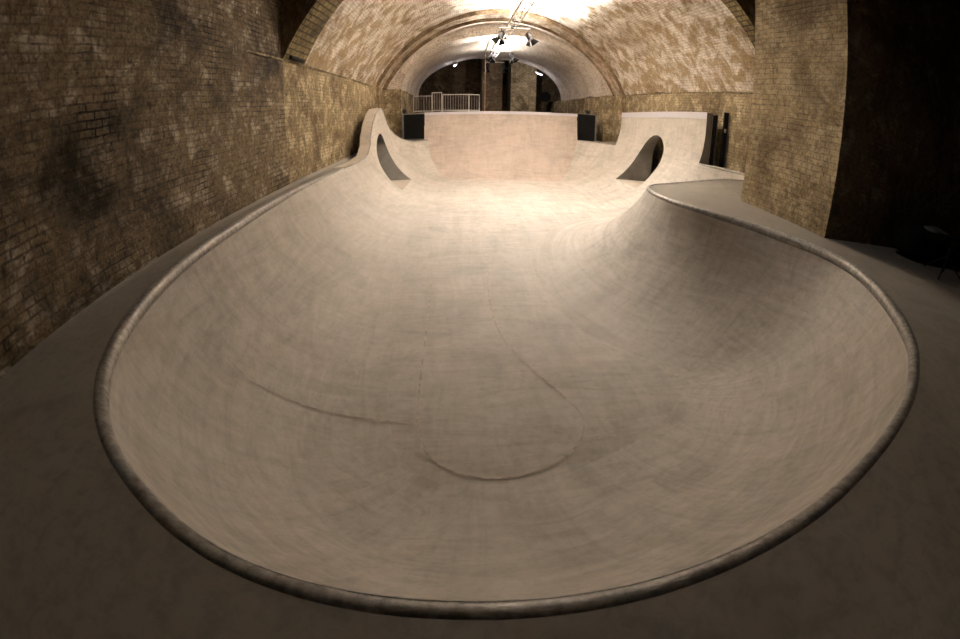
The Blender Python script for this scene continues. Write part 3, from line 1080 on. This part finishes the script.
for i, (x, y, rz, lab) in enumerate(lamps):
    o = L0 if i == 0 else copy_tree(L0)
    o.location = (x, y, 5.114)
    o.rotation_euler = (0, 0, -rz)
    o.scale = (0.95, 0.95, 0.95)
    tag(o, lab, 'lamp', 'stage lamps under the truss')

# hanging salmon pipe at the far end of the truss
e = tag(empty('drop_pipe', (1.5, 24.4, 1.65)), 'thin salmon coloured vertical pipe dropping behind the back platform', 'pipe')
B().cyl((0, 0, 0), (0, 0, 3.3), 0.018, 8).build('tube', M_CABLE, e)
B().cyl((0, 0, 0), (0, 0, 0.02), 0.06, 10).build('foot_flange', M_CABLE, e)

# fluorescent tubes at the end of the far vault
def tubes(x, y, z, rx, rz, lab):
    e = tag(empty('tube_light', (x, y, z)), lab, 'light', 'tube lights at the far arch')
    B().box(-0.09, -0.6, 0.0, 0.09, 0.6, 0.07).build('housing', M_WHITE, e)
    B().cyl((-0.05, -0.57, -0.03), (-0.05, 0.57, -0.03), 0.022, 8).cyl((0.05, -0.57, -0.03), (0.05, 0.57, -0.03), 0.022, 8).build('tube', M_TUBE, e)
    B().box(-0.08, -0.62, -0.05, 0.08, -0.57, 0.0).build('end_cap', M_WHITE, e)
    B().box(-0.08, 0.57, -0.05, 0.08, 0.62, 0.0).build('end_cap', M_WHITE, e)
    e.rotation_euler = (0, rx, rz)
    point(x - math.sin(rx) * 0.2, y, z - 0.35, 22, (0.95, 0.92, 1.0), 0.3)
tubes(-0.15, 31.6, 5.18, -0.35, 0.1, 'small glowing tube light at the left haunch of the far arch')
tubes(5.75, 31.6, 4.72, 0.5, -0.5, 'small glowing tube light at the right haunch of the far arch')

# small floodlights on the black panels, with a cord
def small_lamp(x, y, z, lab, cord=0.0):
    e = tag(empty('small_floodlight', (x, y, z)), lab, 'lamp', 'small black floodlights on the end panels')
    B().cyl((0, 0, 0), (0, 0, 0.06), 0.05, 10).build('bracket', M_BLACKM, e)
    b = B()
    b.cyl((0, -0.08, 0.13), (0, 0.09, 0.16), 0.10, 14, 0.12)
    b.build('head', M_BLACKM, e)
    if cord:
        B().tube([(0.03 * math.sin(i * 0.5), 0.1, 0.2 + cord * i / 10) for i in range(11)], 0.02, 6, up=Vector((1, 0, 0))).build('cord', M_BLACKM, e)
small_lamp(-2.62, 22.3, 1.565, 'small black floodlight on top of the left black panel', 0.7)
small_lamp(6.66, 22.3, 1.735, 'small black floodlight on top of the right black panel')

# far chamber behind the platform
def brick_box(name, x0, y0, z0, x1, y1, z1, m, label, cat):
    b = B().box(x0, y0, z0, x1, y1, z1)
    vs, fs, uv = [], [], []
    for f_ in b.f:
        base = len(vs)
        for i in f_:
            q = b.v[i]
            vs.append(q)
            uv.append((q[0] + q[1], q[2]))
        fs.append(tuple(range(base, base + 4)))
    o = make(name, vs, fs, m, uvs=uv)
    return tag(o, label, cat)
tag(brick_box('wall_end_pier', 4.05, 34.0, -2, 6.0, 37.4, 8, BR_PIER, None, None), kind='structure')
tag(brick_box('wall_end_column', 1.9, 35.0, -2, 3.5, 37.4, 8, BR_DARK, None, None), kind='structure')
spot(4.6, 29.6, 4.6, 4.6, 34.0, 3.2, 260, 110, 0.8)  # added unseen spot that brightens the end pier
e = tag(empty('round_disc', (6.85, 34.5, 0.36)), 'round black disc on a stand in the far right recess', 'disc')
B().cyl((0, 0, 2.8), (0, 0.05, 2.8), 0.42, 24).build('disc', M_BLACK, e)
B().cyl((0, 0.03, 0), (0, 0.03, 2.8), 0.03, 8).build('pole', M_BLACKM, e)

# short iron brackets high on the left wall
for y, z, L, lab in ((9.75, 3.02, 0.9, 'short dark iron bar on the left wall at the springing of the arch'), (5.9, 4.42, 0.9, 'dark iron bar high on the left wall at the top of the picture')):
    e = tag(empty('iron_bar', (XL + 0.1, y, z)), lab, 'bar')
    B().cyl((0, 0, 0), (0, L, -0.02), 0.05, 10).build('bar', M_RUST, e)
    B().box(-0.1, 0.1, -0.03, 0, 0.16, 0.03).build('bracket', M_RUST, e)
    B().box(-0.1, L - 0.16, -0.03, 0, L - 0.1, 0.03).build('bracket', M_RUST, e)

# ------------------------------------------------------------------ dark things on the right deck
def blob(name, sx, sy, sz, m, parent, loc=(0, 0, 0), amp=0.06, p=4.0, seed=0):
    vs, fs = [], []
    nu, nv_ = 40, 20
    for j in range(nv_ + 1):
        ph = -math.pi / 2 + math.pi * j / nv_
        for i in range(nu):
            th = 2 * math.pi * i / nu
            c = (math.cos(ph) * math.cos(th), math.cos(ph) * math.sin(th), math.sin(ph))
            k = (abs(c[0]) ** p + abs(c[1]) ** p + abs(c[2]) ** p) ** (-1 / p)
            q = Vector(c) * k
            q = Vector((q.x * sx, q.y * sy, q.z * sz))
            q += Vector(c) * amp * noise.noise(q * 3 + Vector((seed, 0, 0)))
            vs.append(tuple(q + Vector(loc)))
    for j in range(nv_):
        for i in range(nu):
            a, b_ = j * nu + i, j * nu + (i + 1) % nu
            fs.append((a, b_, b_ + nu, a + nu))
    return make(name, vs, fs, m, parent, smooth=True)
e = tag(empty('covered_case', (10.5, 5.28, 0)), 'low equipment case under a black cloth, on the dark right deck', 'case')
blob('cloth_cover', 1.75, 0.42, 0.33, M_CLOTH, e, (0, 0, 0.345), 0.10)
blob('top_bag', 0.55, 0.25, 0.07, M_GREYP, e, (-0.2, -0.05, 0.70), 0.04, 3.0, 5).__setitem__('label', 'grey bag top')
e = tag(empty('folding_stand', (9.05, 4.2, 0)), 'black folding tripod stand at the right edge of the photo', 'stand')
B().cyl((0, 0, 0.1), (0, 0, 0.6), 0.018, 8).build('pole', M_BLACKM, e)
for a_ in (200, 320, 80):
    t = math.radians(a_)
    o = B().cyl((0, 0, 0.42), (0.56 * math.cos(t), 0.56 * math.sin(t), 0.03), 0.018, 8).build('leg', M_BLACKM, e)
    B().cyl((0.54 * math.cos(t), 0.54 * math.sin(t), 0.05), (0.58 * math.cos(t), 0.58 * math.sin(t), 0.005), 0.022, 8).build('rubber_foot', M_BLACKM, o)
